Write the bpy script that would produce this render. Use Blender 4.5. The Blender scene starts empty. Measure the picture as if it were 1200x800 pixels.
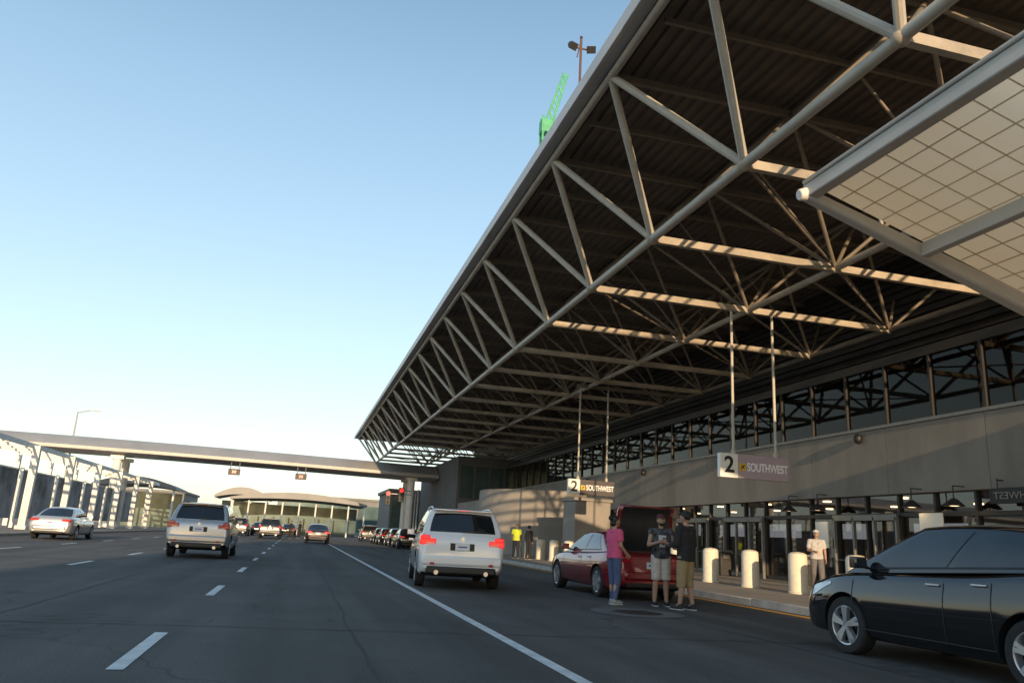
import bpy, bmesh, math, random
from mathutils import Vector, Matrix
random.seed(7)
D=bpy.data; S=bpy.context.scene; C=S.collection
H0=1.15
# ------------------------------------------------------------------ materials
def nd(nt,t,**k):
    n=nt.nodes.new(t)
    for a,b in k.items(): setattr(n,a,b)
    return n
def mat(name,col,rough=.6,metal=0,var=.15,scale=3,bump=0,bscale=40,coat=0,emis=None,estr=0,rvar=0,stretch=None,detail=6,ior=None):
    m=D.materials.new(name); m.use_nodes=True; nt=m.node_tree
    p=nt.nodes['Principled BSDF']; L=nt.links.new
    tc=nd(nt,'ShaderNodeTexCoord'); mp=nd(nt,'ShaderNodeMapping'); L(tc.outputs['Object'],mp.inputs[0])
    if stretch: mp.inputs['Scale'].default_value=stretch
    n=nd(nt,'ShaderNodeTexNoise'); n.inputs['Scale'].default_value=scale; n.inputs['Detail'].default_value=detail
    n.inputs['Roughness'].default_value=.65
    L(mp.outputs[0],n.inputs['Vector'])
    mx=nd(nt,'ShaderNodeMix',data_type='RGBA')
    mr=nd(nt,'ShaderNodeMapRange'); mr.inputs[1].default_value=.3; mr.inputs[2].default_value=.7
    L(n.outputs[0],mr.inputs[0]); L(mr.outputs[0],mx.inputs[0])
    mx.inputs[6].default_value=tuple(c*(1-var) for c in col)+(1,)
    mx.inputs[7].default_value=tuple(min(1,c*(1+var)) for c in col)+(1,)
    L(mx.outputs[2],p.inputs['Base Color'])
    p.inputs['Roughness'].default_value=rough; p.inputs['Metallic'].default_value=metal
    if ior: p.inputs['IOR'].default_value=ior
    if rvar:
        m2=nd(nt,'ShaderNodeMapRange'); m2.inputs[3].default_value=max(0,rough-rvar); m2.inputs[4].default_value=min(1,rough+rvar)
        L(n.outputs[0],m2.inputs[0]); L(m2.outputs[0],p.inputs['Roughness'])
    if coat: p.inputs['Coat Weight'].default_value=coat; p.inputs['Coat Roughness'].default_value=.04
    if bump:
        b=nd(nt,'ShaderNodeBump'); b.inputs['Strength'].default_value=bump; b.inputs['Distance'].default_value=.02
        n2=nd(nt,'ShaderNodeTexNoise'); n2.inputs['Scale'].default_value=bscale; n2.inputs['Detail'].default_value=4
        L(tc.outputs['Object'],n2.inputs['Vector']); L(n2.outputs[0],b.inputs['Height']); L(b.outputs[0],p.inputs['Normal'])
    if emis: p.inputs['Emission Color'].default_value=emis+(1,); p.inputs['Emission Strength'].default_value=estr
    return m
def glassmat(name,tint,f0=.05,gloss=(.9,.95,1),rough=.02):
    # Schlick reflectance that is the same from both sides of a single pane
    m=D.materials.new(name); m.use_nodes=True; nt=m.node_tree; L=nt.links.new
    nt.nodes.remove(nt.nodes['Principled BSDF']); out=nt.nodes['Material Output']
    g=nd(nt,'ShaderNodeBsdfGlossy'); g.inputs['Roughness'].default_value=rough; g.inputs[0].default_value=gloss+(1,)
    t=nd(nt,'ShaderNodeBsdfTransparent'); t.inputs[0].default_value=tint+(1,)
    ge=nd(nt,'ShaderNodeNewGeometry'); dt=nd(nt,'ShaderNodeVectorMath',operation='DOT_PRODUCT')
    L(ge.outputs['Incoming'],dt.inputs[0]); L(ge.outputs['Normal'],dt.inputs[1])
    ab=nd(nt,'ShaderNodeMath',operation='ABSOLUTE'); L(dt.outputs['Value'],ab.inputs[0])
    s1=nd(nt,'ShaderNodeMath',operation='SUBTRACT'); s1.inputs[0].default_value=1; L(ab.outputs[0],s1.inputs[1])
    pw=nd(nt,'ShaderNodeMath',operation='POWER'); pw.inputs[1].default_value=5; L(s1.outputs[0],pw.inputs[0])
    ma=nd(nt,'ShaderNodeMath',operation='MULTIPLY_ADD'); ma.inputs[1].default_value=1-f0; ma.inputs[2].default_value=f0
    L(pw.outputs[0],ma.inputs[0]); mix=nd(nt,'ShaderNodeMixShader'); L(ma.outputs[0],mix.inputs[0])
    L(t.outputs[0],mix.inputs[1]); L(g.outputs[0],mix.inputs[2]); L(mix.outputs[0],out.inputs[0])
    tc=nd(nt,'ShaderNodeTexCoord'); n=nd(nt,'ShaderNodeTexNoise'); n.inputs['Scale'].default_value=.5
    b=nd(nt,'ShaderNodeBump'); b.inputs['Strength'].default_value=.012; b.inputs['Distance'].default_value=.1
    L(tc.outputs['Object'],n.inputs['Vector']); L(n.outputs[0],b.inputs['Height']); L(b.outputs[0],g.inputs['Normal'])
    return m

def asphalt():
    m=mat('asphalt',(.085,.080,.073),.85,0,.22,.35,.5,90,detail=10)
    nt=m.node_tree; L=nt.links.new; p=nt.nodes['Principled BSDF']
    tc=nd(nt,'ShaderNodeTexCoord')
    old=p.inputs['Base Color'].links[0].from_socket
    n=nd(nt,'ShaderNodeTexNoise'); n.inputs['Scale'].default_value=60; n.inputs['Detail'].default_value=3
    L(tc.outputs['Object'],n.inputs['Vector'])
    mp=nd(nt,'ShaderNodeMapping'); mp.inputs['Scale'].default_value=(1.1,.06,1); L(tc.outputs['Object'],mp.inputs[0])
    n3=nd(nt,'ShaderNodeTexNoise'); n3.inputs['Scale'].default_value=1.0; n3.inputs['Detail'].default_value=5; L(mp.outputs[0],n3.inputs['Vector'])
    a=nd(nt,'ShaderNodeMapRange'); a.inputs[1].default_value=.3;a.inputs[2].default_value=.7;a.inputs[3].default_value=.58;a.inputs[4].default_value=1.5
    L(n.outputs[0],a.inputs[0])
    b=nd(nt,'ShaderNodeMapRange'); b.inputs[1].default_value=.35;b.inputs[2].default_value=.65;b.inputs[3].default_value=.70;b.inputs[4].default_value=1.26
    L(n3.outputs[0],b.inputs[0])
    mu=nd(nt,'ShaderNodeMath',operation='MULTIPLY'); L(a.outputs[0],mu.inputs[0]); L(b.outputs[0],mu.inputs[1])
    v=nd(nt,'ShaderNodeTexVoronoi',feature='DISTANCE_TO_EDGE'); v.inputs['Scale'].default_value=.16
    nw=nd(nt,'ShaderNodeTexNoise'); nw.inputs['Scale'].default_value=.9; L(tc.outputs['Object'],nw.inputs['Vector'])
    ad=nd(nt,'ShaderNodeMix',data_type='RGBA',blend_type='LINEAR_LIGHT'); ad.inputs[0].default_value=.8
    L(tc.outputs['Object'],ad.inputs[6]); L(nw.outputs[1],ad.inputs[7]); L(ad.outputs[2],v.inputs['Vector'])
    c=nd(nt,'ShaderNodeMapRange'); c.inputs[1].default_value=0;c.inputs[2].default_value=.006;c.inputs[3].default_value=.6;c.inputs[4].default_value=1
    L(v.outputs[0],c.inputs[0]); m2=nd(nt,'ShaderNodeMath',operation='MULTIPLY'); L(mu.outputs[0],m2.inputs[0]); L(c.outputs[0],m2.inputs[1])
    vm=nd(nt,'ShaderNodeVectorMath',operation='SCALE'); L(old,vm.inputs[0]); L(m2.outputs[0],vm.inputs['Scale'])
    L(vm.outputs[0],p.inputs['Base Color'])
    return m
M={}
M['asphalt']=asphalt()
M['patch']=mat('tar_patch',(.045,.043,.042),.8,0,.25,3,.4,90)
M['ground']=mat('dry_ground',(.2,.18,.15),.95,0,.3,.05,.3,5)
M['pave']=mat('concrete_pavement',(.32,.27,.22),.85,0,.18,.8,.3,50)
M['kerb']=mat('kerb_concrete',(.42,.4,.37),.8,0,.25,2.5,.3,30)
M['collar']=mat('collar_concrete',(.14,.135,.13),.85,0,.3,2.5,.3,30)
M['line']=mat('road_paint',(.7,.7,.68),.7,0,.22,4,.2,60,detail=12)
M['sunline']=mat('sunlit_kerb_yellow',(.78,.34,.04),.7,0,.3,4,.2,60,detail=12)  # bright orange carries the glow of low sun in its colour
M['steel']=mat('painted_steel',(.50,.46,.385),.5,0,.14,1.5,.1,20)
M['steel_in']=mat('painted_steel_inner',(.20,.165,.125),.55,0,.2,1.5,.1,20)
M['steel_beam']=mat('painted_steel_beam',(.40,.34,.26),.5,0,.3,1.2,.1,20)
M['fascia']=mat('fascia_metal',(.56,.56,.55),.5,0,.10,.6,.1,10)
M['canopyframe']=mat('canopy_frame_metal',(.55,.54,.51),.45,.1,.1,.6,.1,10)
M['glazbar']=mat('glazing_bar_metal',(.72,.62,.46),.5,0,.1,.6)
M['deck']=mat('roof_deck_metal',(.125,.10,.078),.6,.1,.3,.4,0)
M['conc']=mat('facade_concrete',(.27,.245,.215),.85,0,.2,.7,.4,25,stretch=(1,1,.35))
M['conc2']=mat('light_concrete',(.30,.275,.245),.85,0,.15,.7,.4,25)
M['concdark']=mat('dark_concrete',(.14,.135,.13),.85,0,.2,.4,.3,15)
M['alu']=mat('aluminium_frame',(.22,.21,.19),.45,.4,.1,2)
M['grey']=mat('grey_galvanised',(.33,.33,.33),.5,.3,.1,2)
M['darkframe']=mat('dark_frame',(.045,.04,.036),.5,.2,.1,2)
M['black']=mat('black_plastic',(.015,.015,.016),.5,0,.2,8)
M['glass']=glassmat('entrance_glass',(.55,.53,.50),.09)
M['glassup']=glassmat('clerestory_glass',(.30,.29,.27),.028,gloss=(.95,.9,.82))
M['white']=mat('white_paint',(.82,.79,.72),.55,0,.1,1.2,.1,15)
M['bollard']=mat('bollard_paint',(.80,.71,.54),.6,0,.1,5,.1,30)
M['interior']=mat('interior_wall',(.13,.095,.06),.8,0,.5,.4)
M['warm']=mat('warm_lamp',(.9,.7,.4),.5,emis=(1,.72,.38),estr=8)
M['glowpanel']=mat('added_glow_panel',(.2,.3,.4),.5,0,.6,4,emis=(.75,.8,.9),estr=.35)
M['red_on']=mat('red_light_on',(.6,.02,.02),.3,emis=(1,.02,.02),estr=1.6)
M['tail']=mat('tail_light_red',(.45,.01,.015),.12,0,.2,20,coat=1)
M['tail_on']=mat('brake_light_lit',(.5,.01,.01),.2,emis=(1,.04,.04),estr=.75)
M['clear']=mat('headlight_lens',(.5,.52,.55),.08,.3,.3,20,coat=1)
M['rubber']=mat('tyre_rubber',(.02,.02,.021),.8,0,.25,12)
M['alloy']=mat('alloy_rim',(.6,.61,.63),.28,.7,.08,6)
M['disc']=mat('dark_disc',(.02,.02,.02),.6,.3)  # dark material for wheel hubs and unlit signal lenses
M['carglass']=mat('car_window_glass',(.012,.014,.016),.03,0,.2,3,coat=.6)
M['carglass2']=mat('tinted_car_glass',(.018,.021,.025),.03,0,.5,1.2,coat=.6,ior=1.55)
M['plate']=mat('number_plate',(.75,.76,.78),.4,0,.05,5)
M['plateink']=mat('number_plate_ink',(.08,.1,.3),.5)
M['signcream']=mat('sign_cream',(.88,.86,.80),.5,0,.04,2)
M['signgrey']=mat('sign_grey',(.46,.37,.42),.45,0,.05,2)
M['signdark']=mat('sign_dark',(.07,.06,.065),.45,0,.05,2)
M['signyellow']=mat('sign_yellow',(.75,.5,.03),.5)
M['letter']=mat('letter_white',(.95,.95,.95),.5,0,.02)
M['letterdark']=mat('letter_dark',(.015,.015,.015),.5)
M['green']=mat('green_paint',(.10,.42,.20),.45,0,.2,3)
M['bridge']=mat('bridge_cladding',(.42,.40,.37),.5,.1,.12,.35,.1,6)
M['shed']=mat('shed_roof_metal',(.20,.20,.195),.5,.1,.15,.35,.1,6)
M['tan']=mat('far_building',(.22,.215,.205),.8,0,.2,.3)
M['farglass']=mat('far_glass',(.07,.12,.12),.15,.2,.4,.5)
M['mural']=mat('mural_grey',(.26,.26,.265),.7,0,.65,.55,detail=3)

# ------------------------------------------------------------------ helpers
class MB:
    def __init__(s): s.v=[];s.f=[];s.m=[]
    def add(s,vs,fs,mi=0):
        o=len(s.v); s.v+=[tuple(v) for v in vs]; s.f+=[tuple(i+o for i in f) for f in fs]; s.m+=[mi]*len(fs); return s
    def box(s,x0,x1,y0,y1,z0,z1,mi=0):
        return s.add([(x0,y0,z0),(x1,y0,z0),(x1,y1,z0),(x0,y1,z0),(x0,y0,z1),(x1,y0,z1),(x1,y1,z1),(x0,y1,z1)],
          [(0,3,2,1),(4,5,6,7),(0,1,5,4),(1,2,6,5),(2,3,7,6),(3,0,4,7)],mi)
    def beam(s,p,q,w,h,mi=0,w2=None,h2=None):
        p=Vector(p);q=Vector(q);d=(q-p).normalized(); up=Vector((0,0,1))
        if abs(d.z)>.98: up=Vector((0,1,0))
        a=d.cross(up).normalized(); b=a.cross(d).normalized(); w2=w2 or w; h2=h2 or h
        vs=[p-a*w/2-b*h/2,p+a*w/2-b*h/2,p+a*w/2+b*h/2,p-a*w/2+b*h/2,q-a*w2/2-b*h2/2,q+a*w2/2-b*h2/2,q+a*w2/2+b*h2/2,q-a*w2/2+b*h2/2]
        return s.add(vs,[(0,3,2,1),(4,5,6,7),(0,1,5,4),(1,2,6,5),(2,3,7,6),(3,0,4,7)],mi)
    def cyl(s,p,q,r1,r2=None,n=12,mi=0,ca=True,cb=True,hemi=(False,False)):
        p=Vector(p);q=Vector(q); r2=r1 if r2 is None else r2
        d=(q-p); l=d.length; d=d.normalized() if l>1e-6 else Vector((0,0,1))
        a=d.orthogonal().normalized(); b=d.cross(a)
        rings=[]
        if hemi[0]:
            for j in range(4,0,-1):
                t=j*math.pi/2/4.6; rings.append((p-d*r1*math.sin(t),r1*math.cos(t)))
        rings.append((p,r1)); rings.append((q,r2))
        if hemi[1]:
            for j in range(1,5):
                t=j*math.pi/2/4.6; rings.append((q+d*r2*math.sin(t),r2*math.cos(t)))
        vs=[];fs=[]
        for c,r in rings:
            for i in range(n):
                t=2*math.pi*i/n; vs.append(c+a*math.cos(t)*r+b*math.sin(t)*r)
        for j in range(len(rings)-1):
            for i in range(n):
                i2=(i+1)%n; fs.append((j*n+i,j*n+i2,(j+1)*n+i2,(j+1)*n+i))
        if ca: fs.append(tuple(range(n-1,-1,-1)))
        if cb: fs.append(tuple((len(rings)-1)*n+i for i in range(n)))
        return s.add(vs,fs,mi)
    def cap(s,p,q,r1,r2=None,n=14): return s.cyl(p,q,r1,r2,n,hemi=(True,True))
    def sph(s,c,r,n=16,m=10,mi=0,z0=-1.0):
        if not hasattr(r,'__len__'): r=(r,r,r)
        vs=[];fs=[]
        a0=math.asin(max(-.995,z0))
        for j in range(m+1):
            t=a0+(math.asin(.998)-a0)*j/m
            for i in range(n):
                u=2*math.pi*i/n; vs.append((c[0]+r[0]*math.cos(t)*math.cos(u),c[1]+r[1]*math.cos(t)*math.sin(u),c[2]+r[2]*math.sin(t)))
        for j in range(m):
            for i in range(n):
                i2=(i+1)%n; fs.append((j*n+i,j*n+i2,(j+1)*n+i2,(j+1)*n+i))
        fs.append(tuple(range(n-1,-1,-1))); fs.append(tuple(m*n+i for i in range(n)))
        return s.add(vs,fs,mi)
    def lathe(s,prof,axis='X',n=32,c=(0,0,0),mi=0,closed=False):
        vs=[];fs=[];k=len(prof)
        for (h,r) in prof:
            for i in range(n):
                t=2*math.pi*i/n
                if axis=='X': vs.append((c[0]+h,c[1]+r*math.cos(t),c[2]+r*math.sin(t)))
                else: vs.append((c[0]+r*math.cos(t),c[1]+r*math.sin(t),c[2]+h))
        for j in range(k if closed else k-1):
            j2=(j+1)%k
            for i in range(n):
                i2=(i+1)%n; fs.append((j*n+i,j*n+i2,j2*n+i2,j2*n+i))
        return s.add(vs,fs,mi)
    def mesh(s,name,mats,ang=35,smooth=True):
        me=D.meshes.new(name); me.from_pydata(s.v,[],s.f)
        for m in mats: me.materials.append(m)
        for p,mi in zip(me.polygons,s.m): p.material_index=mi
        bm=bmesh.new(); bm.from_mesh(me); bmesh.ops.recalc_face_normals(bm,faces=bm.faces); bm.to_mesh(me); bm.free()
        if smooth:
            me.shade_smooth(); me.set_sharp_from_angle(angle=math.radians(ang))
        return me
    def obj(s,name,parent=None,mats=None,bevel=0,seg=2,ang=35,loc=None,rot=None,smooth=True,**props):
        mats=mats or [M['white']]
        o=D.objects.new(name,s.mesh(name,mats,ang,smooth)); C.objects.link(o)
        if parent: o.parent=parent
        if loc: o.location=loc
        if rot: o.rotation_euler=rot
        if bevel:
            b=o.modifiers.new('b','BEVEL'); b.width=bevel; b.segments=seg; b.limit_method='ANGLE'; b.angle_limit=math.radians(40)
        for k,v in props.items(): o[k]=v
        return o
def thing(name,label,cat,loc=(0,0,0),rot=0,group=None,scale=1):
    e=D.objects.new(name,None); C.objects.link(e); e.location=loc; e.rotation_euler=(0,0,rot); e.empty_display_size=.2
    e['label']=label; e['category']=cat
    if group: e['group']=group
    if scale!=1: e.scale=(scale,)*3
    return e
def lab(o,label,cat,group=None):
    o['label']=label;o['category']=cat
    if group:o['group']=group
    return o
def copy_thing(o,loc=None,rot=None,parent=None,**props):
    n=o.copy(); C.objects.link(n)
    if parent: n.parent=parent
    if loc is not None: n.location=loc
    if rot is not None: n.rotation_euler=(0,0,rot)
    for k,v in props.items(): n[k]=v
    for ch in list(o.children): copy_thing(ch,parent=n)
    return n
def freeze(o):
    dg=bpy.context.evaluated_depsgraph_get(); dg.update()
    me=D.meshes.new_from_object(o.evaluated_get(dg)); old=o.data
    o.modifiers.clear(); o.data=me; return o
def text_mesh(s,size,mt,parent,name,loc,rot=(math.pi/2,0,0),align='LEFT',mirror=False,ext=.006,offset=0,width=None):
    cu=D.curves.new(name,'FONT'); cu.body=s; cu.size=size; cu.extrude=ext; cu.align_x=align; cu.align_y='CENTER'; cu.offset=offset
    o=D.objects.new(name,cu); C.objects.link(o)
    dg=bpy.context.evaluated_depsgraph_get(); dg.update()
    me=D.meshes.new_from_object(o.evaluated_get(dg)); D.objects.remove(o)
    if width:
        xs=[v.co.x for v in me.vertices]; k=width/(max(xs)-min(xs)); me.transform(Matrix.Diagonal((k,1,1,1)))
    if mirror: me.transform(Matrix.Scale(-1,4,(1,0,0)))
    me.materials.clear(); me.materials.append(mt)
    o=D.objects.new(name,me); C.objects.link(o); o.parent=parent; o.location=loc; o.rotation_euler=rot
    return o
def struct(o): o['kind']='structure'; return o
lerp=lambda a,b,t:a+(b-a)*t

# ------------------------------------------------------------------ ground
struct(MB().add([(-2500,-1500,-.03),(2500,-1500,-.03),(2500,4000,-.03),(-2500,4000,-.03)],[(0,1,2,3)]).obj('ground',None,[M['ground']],smooth=False))
struct(MB().add([(-13,-90,0),(9.95,-90,0),(9.95,260,0),(-13,260,0)],[(0,1,2,3)]).obj('road',None,[M['asphalt']],smooth=False))
struct(MB().box(10.12,60,-90,260,-.1,.15).obj('pavement',None,[M['pave']],smooth=False))
mb=MB()
y=-20
while y<150:
    mb.box(9.951,10.118,y,y+2.98,-.1,.155); y+=3.0
struct(mb.obj('kerb',None,[M['kerb']],bevel=.02))
struct(MB().box(-60,-13,-90,260,-.1,.13).obj('pavement',None,[M['pave']],smooth=False))
mb=MB()
def strip(mb,x0,x1,y0,y1,z=.004): mb.add([(x0,y0,z),(x1,y0,z),(x1,y1,z),(x0,y1,z)],[(0,1,2,3)])
def wavy(mb,p,q,w,n=40,amp=.03,z=.003):
    p=Vector(p);q=Vector(q);d=(q-p).normalized();a=Vector((-d.y,d.x)); vs=[]
    for i in range(n+1):
        c=p.lerp(q,i/n)+a*random.uniform(-amp,amp); ww=w*random.uniform(.5,1.2)
        vs+=[(c.x-a.x*ww,c.y-a.y*ww,z),(c.x+a.x*ww,c.y+a.y*ww,z)]
    mb.add(vs,[(2*i,2*i+1,2*i+3,2*i+2) for i in range(n)])
mb=MB(); wavy(mb,(.75,3),(.9,120),.02,160); wavy(mb,(-3.2,5),(-3.1,120),.02,160); wavy(mb,(6.3,3),(6.35,90),.02,120)
for yy in (9.5,17.2,26,38,52): wavy(mb,(-12.5,yy+random.uniform(-1,1)),(9.4,yy+random.uniform(-1,1)),.015,50,.05)
struct(mb.obj('road_seams',None,[M['patch']],smooth=False))
mb=MB(); strip(mb,2.44,2.58,-10,160,.005)
struct(mb.obj('road_edge_line',None,[M['line']],smooth=False))
mb=MB(); strip(mb,9.48,9.70,-10,120,.005)  # yellow line coloured to stand in for a sun streak along the kerb
struct(mb.obj('sunlit_kerb_line',None,[M['sunline']],smooth=False))
mb=MB()
for xx in (-1.24,-5.05,-8.8):
    for k in range(-1,20):
        yy=8.1+6.9*k; strip(mb,xx-.065,xx+.065,yy-1.12,yy+1.12,.005)
struct(mb.obj('lane_dashes',None,[M['line']],smooth=False))
mh=thing('manhole','round iron manhole cover in a concrete collar on the road','manhole',(6.0,13.3,0.004))
MB().lathe([(.003,.45),(.008,.47),(.008,.82),(.003,.84)],'Z',40).obj('collar',mh,[M['collar']])
mb=MB().lathe([(.004,.001),(.010,.002),(.010,.43),(.004,.44)],'Z',40)
for i in range(-3,4): mb.box(-.3,.3,i*.1-.012,i*.1+.012,.009,.014)
mb.obj('cover',mh,[M['darkframe']])

# ------------------------------------------------------------------ terminal
term=thing('terminal_building','long airport terminal with overhanging steel truss roof and concrete band','airport terminal')
XT,ZT,XB,ZB=5.89,11.8,8.0,8.85
TY=lambda k:14.93+4.37*k
BY=lambda k:17.1+4.37*k
tx=[XT,10.75,16.25,21.5]; bx=[XB,13.5,19.0]
K0,K1=-2,17
Y0=9.0
vs=[];fs=[];x=5.84
prof=[]
while x<24:
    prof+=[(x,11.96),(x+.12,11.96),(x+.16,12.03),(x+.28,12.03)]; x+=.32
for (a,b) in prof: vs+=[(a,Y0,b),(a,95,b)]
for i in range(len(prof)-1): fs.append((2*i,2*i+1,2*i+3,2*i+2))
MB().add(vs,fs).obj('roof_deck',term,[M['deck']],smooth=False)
MB().box(5.6,30,Y0,95,12.06,12.14).obj('roof_cover',term,[M['fascia']])
mb=MB()
y=Y0-.1
while y<95:
    mb.box(5.46,5.56,y,min(y+4.366,95.1),11.82,12.18); y+=4.37
mb.box(5.565,5.82,Y0,95,11.88,11.98)
mb.box(5.84,30,Y0-.1,Y0-.01,11.82,12.16); mb.box(5.84,30,95.0,95.1,11.82,12.16)
mb.obj('roof_fascia',term,[M['fascia']],bevel=.015)
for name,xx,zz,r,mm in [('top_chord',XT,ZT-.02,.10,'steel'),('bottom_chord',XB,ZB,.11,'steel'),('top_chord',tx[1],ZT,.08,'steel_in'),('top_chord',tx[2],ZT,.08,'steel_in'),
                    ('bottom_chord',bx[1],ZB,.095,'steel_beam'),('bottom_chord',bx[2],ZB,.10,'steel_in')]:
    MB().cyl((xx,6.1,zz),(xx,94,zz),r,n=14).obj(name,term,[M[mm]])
for k in range(K0,K1+1):
    mb=MB()
    for i in range(3):
        B=(bx[i],BY(k),ZB)
        for j in (i,i+1):
            for t in (TY(k),TY(k+1)):
                r=.092 if (i==0 and j==0) else .055
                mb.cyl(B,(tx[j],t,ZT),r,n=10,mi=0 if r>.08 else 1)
    mb.box(XB,19,BY(k)-.07,BY(k)+.07,ZB-.10,ZB+.10,2)
    mb.beam((XT,TY(k),ZT-.01),(21.5,TY(k),ZT-.01),.12,.16,1)
    for i in (1,2): mb.cyl((bx[i],BY(k),ZB),(bx[i]-2.7,BY(k)+.02,ZT),.035,n=8,mi=1)
    mb.beam((XT+.3,BY(k),ZT+.02),(21.5,BY(k),ZT+.02),.08,.12,1)
    for i in (0,1):
        if k<K1 and (k+i)%2:
            mb.cyl((bx[i],BY(k),ZB+.02),(bx[i+1],BY(k+1),ZB+.02),.035,n=8,mi=1)
    for xx in bx: mb.sph((xx,BY(k),ZB),.16 if xx==XB else .14,10,6,mi=2)
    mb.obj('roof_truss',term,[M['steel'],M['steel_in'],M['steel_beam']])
mb=MB(); y=-10.0
while y<70:
    mb.box(18.3,18.75,y,y+3.885,3.2,5.35); y+=3.9
mb.box(18.36,18.74,-10,70,3.22,5.33)
mb.obj('concrete_band',term,[M['conc']],bevel=.01)
mb=MB(); mb.box(18.22,18.80,-10,70,5.352,5.45); mb.obj('parapet_capping',term,[M['alu']])
MB().add([(18.52,-10,5.45),(18.52,70,5.45),(18.52,70,7.45),(18.52,-10,7.45)],[(0,1,2,3)]).obj('clerestory_glass',term,[M['glassup']],smooth=False)
mb=MB(); y=-8.0
while y<70: mb.box(18.44,18.60,y-.04,y+.04,5.45,7.45); y+=1.95
mb.box(18.42,18.62,-10,70,7.45,7.75)
mb.obj('clerestory_frame',term,[M['darkframe']])
mb=MB(); mb.box(20.4,20.6,-10,95,5.4,11.9)
for i in range(14): mb.box(20.25,20.4,-10,95,7.9+i*.28,8.0+i*.28)
mb.obj('upper_wall',term,[M['darkframe']])
MB().box(18.62,20.4,-10,71.9,7.5,7.6).obj('ledge',term,[M['darkframe']])
MB().add([(18.55,-10,.15),(18.55,60,.15),(18.55,60,3.2),(18.55,-10,3.2)],[(0,1,2,3)]).obj('entrance_glass',term,[M['glass']],smooth=False)
mb=MB(); y=-9
while y<60:
    mb.box(18.46,18.64,y-.04,y+.04,.15,3.2); y+=1.5
mb.box(18.47,18.63,-10,60,2.5,2.62); mb.box(18.47,18.63,-10,60,.15,.3)
mb.obj('entrance_frame',term,[M['darkframe']])
for y0 in (9,21,28.5,33):
    mb=MB()
    for a in (0,1.0,2.0,3.0): mb.box(18.30,18.42,y0+a-.04,y0+a+.04,.15,2.5,0)
    mb.box(18.30,18.42,y0-.05,y0+3.05,2.38,2.58,0)
    for a in range(3):
        mb.box(18.33,18.39,y0+a+.05,y0+a+.95,.17,.32,0); mb.box(18.28,18.31,y0+a+.15,y0+a+.85,1.05,1.08,0)
    mb.obj('entrance_door',term,[M['alu']],bevel=.01)
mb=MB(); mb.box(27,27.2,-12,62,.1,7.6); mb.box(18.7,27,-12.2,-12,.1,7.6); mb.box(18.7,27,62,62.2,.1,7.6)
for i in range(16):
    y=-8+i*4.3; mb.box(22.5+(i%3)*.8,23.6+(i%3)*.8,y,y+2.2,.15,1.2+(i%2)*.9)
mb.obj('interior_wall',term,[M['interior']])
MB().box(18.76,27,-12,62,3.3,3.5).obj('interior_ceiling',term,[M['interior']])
for i in range(3,13):
    for xx in (20.2,23.4): MB().cyl((xx,-6+i*4.1,3.24),(xx,-6+i*4.1,3.28),.16,n=12).obj('ceiling_light',term,[M['warm']])
for i in range(9): MB().box(21.9,21.95,8+i*4.6,10.4+i*4.6,1.9,2.5).obj('added_glow_panel',term,[M['glowpanel']])  # invented glowing panels, added to light up the interior
for yy in (13.2,15.0,18.2,19.8,24.3,26.0):
    p=MB().cyl((17.9,yy,3.3),(17.9,yy,2.95),.02).beam((17.9,yy,3.3),(18.3,yy,3.3),.03,.03); p.lathe([(2.95,.05),(2.9,.12),(2.74,.28),(2.72,.28)],'Z',20,(17.9,yy,0))
    p.obj('pendant_lamp',term,[M['darkframe']])
    MB().cyl((17.9,yy,2.74),(17.9,yy,2.76),.15,n=16).obj('lamp_disc',term,[M['warm']])
for yy in (13.6,22.3,31,39.7,48.4):
    MB().sph((18.15,yy,5.1),(.14,.14,.18)).beam((18.15,yy,5.15),(18.3,yy,5.15),.06,.06).obj('wall_light',term,[M['black']])
MB().lathe([(.15,5.2),(4.35,5.2),(4.4,5.15),(4.4,.1)],'Z',80,(17.5,54,0)).obj('curved_wall',term,[M['conc2']])
MB().box(14.2,18.3,60,71.9,.15,4.1).obj('end_block',term,[M['conc2']],bevel=.03)
MB().box(14.0,20.2,72,94.8,.15,8.5).obj('end_pavilion',term,[M['concdark']],bevel=.04)
mb=MB()
for i in range(4): mb.box(14.3+i*1.45,15.5+i*1.45,71.95,71.99,4.6,7.6)
mb.obj('pavilion_glazing',term,[M['farglass']])
pier=lab(MB().box(14.7,16.8,41,43,.15,3.4).box(14.6,16.9,40.9,43.1,3.4,3.6).obj('concrete_pier',None,[M['conc2']],bevel=.03),'squat pale concrete pier on the pavement under the hanging sign','pier')
ms=thing('sign_reflection','reversed dark sign modelled as a reflection in the entrance glass','sign',(18.1,16.1,2.97))  # solid board standing in for a sign's mirror image in the glass
MB().box(-.04,.04,-1.05,1.05,-.20,.20).obj('panel',ms,[M['black']],bevel=.01)
text_mesh('SOUTHWEST',.27,M['conc2'],ms,'lettering',(-.05,0,0),(math.pi/2,0,-math.pi/2),'CENTER',True,width=1.8)
for yy in (-.8,.8): MB().cyl((0,yy,.20),(0,yy,.48),.015).beam((0,yy,.43),(.2,yy,.43),.03,.03).obj('bracket',ms,[M['black']])
for (yy,xx,w,h,z) in [(19.4,18.2,.9,.75,2.2),(24.5,18.2,.7,.9,1.9),(12.4,18.2,.9,.6,2.3)]:
    lab(MB().box(xx-.02,xx+.02,yy-w/2,yy+w/2,z-h/2,z+h/2).beam((xx,yy,z),(18.5,yy,z),.04,.04).obj('notice_board',None,[M['white']],bevel=.005),'blank white notice board fixed on the entrance glazing','notice board')

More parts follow.
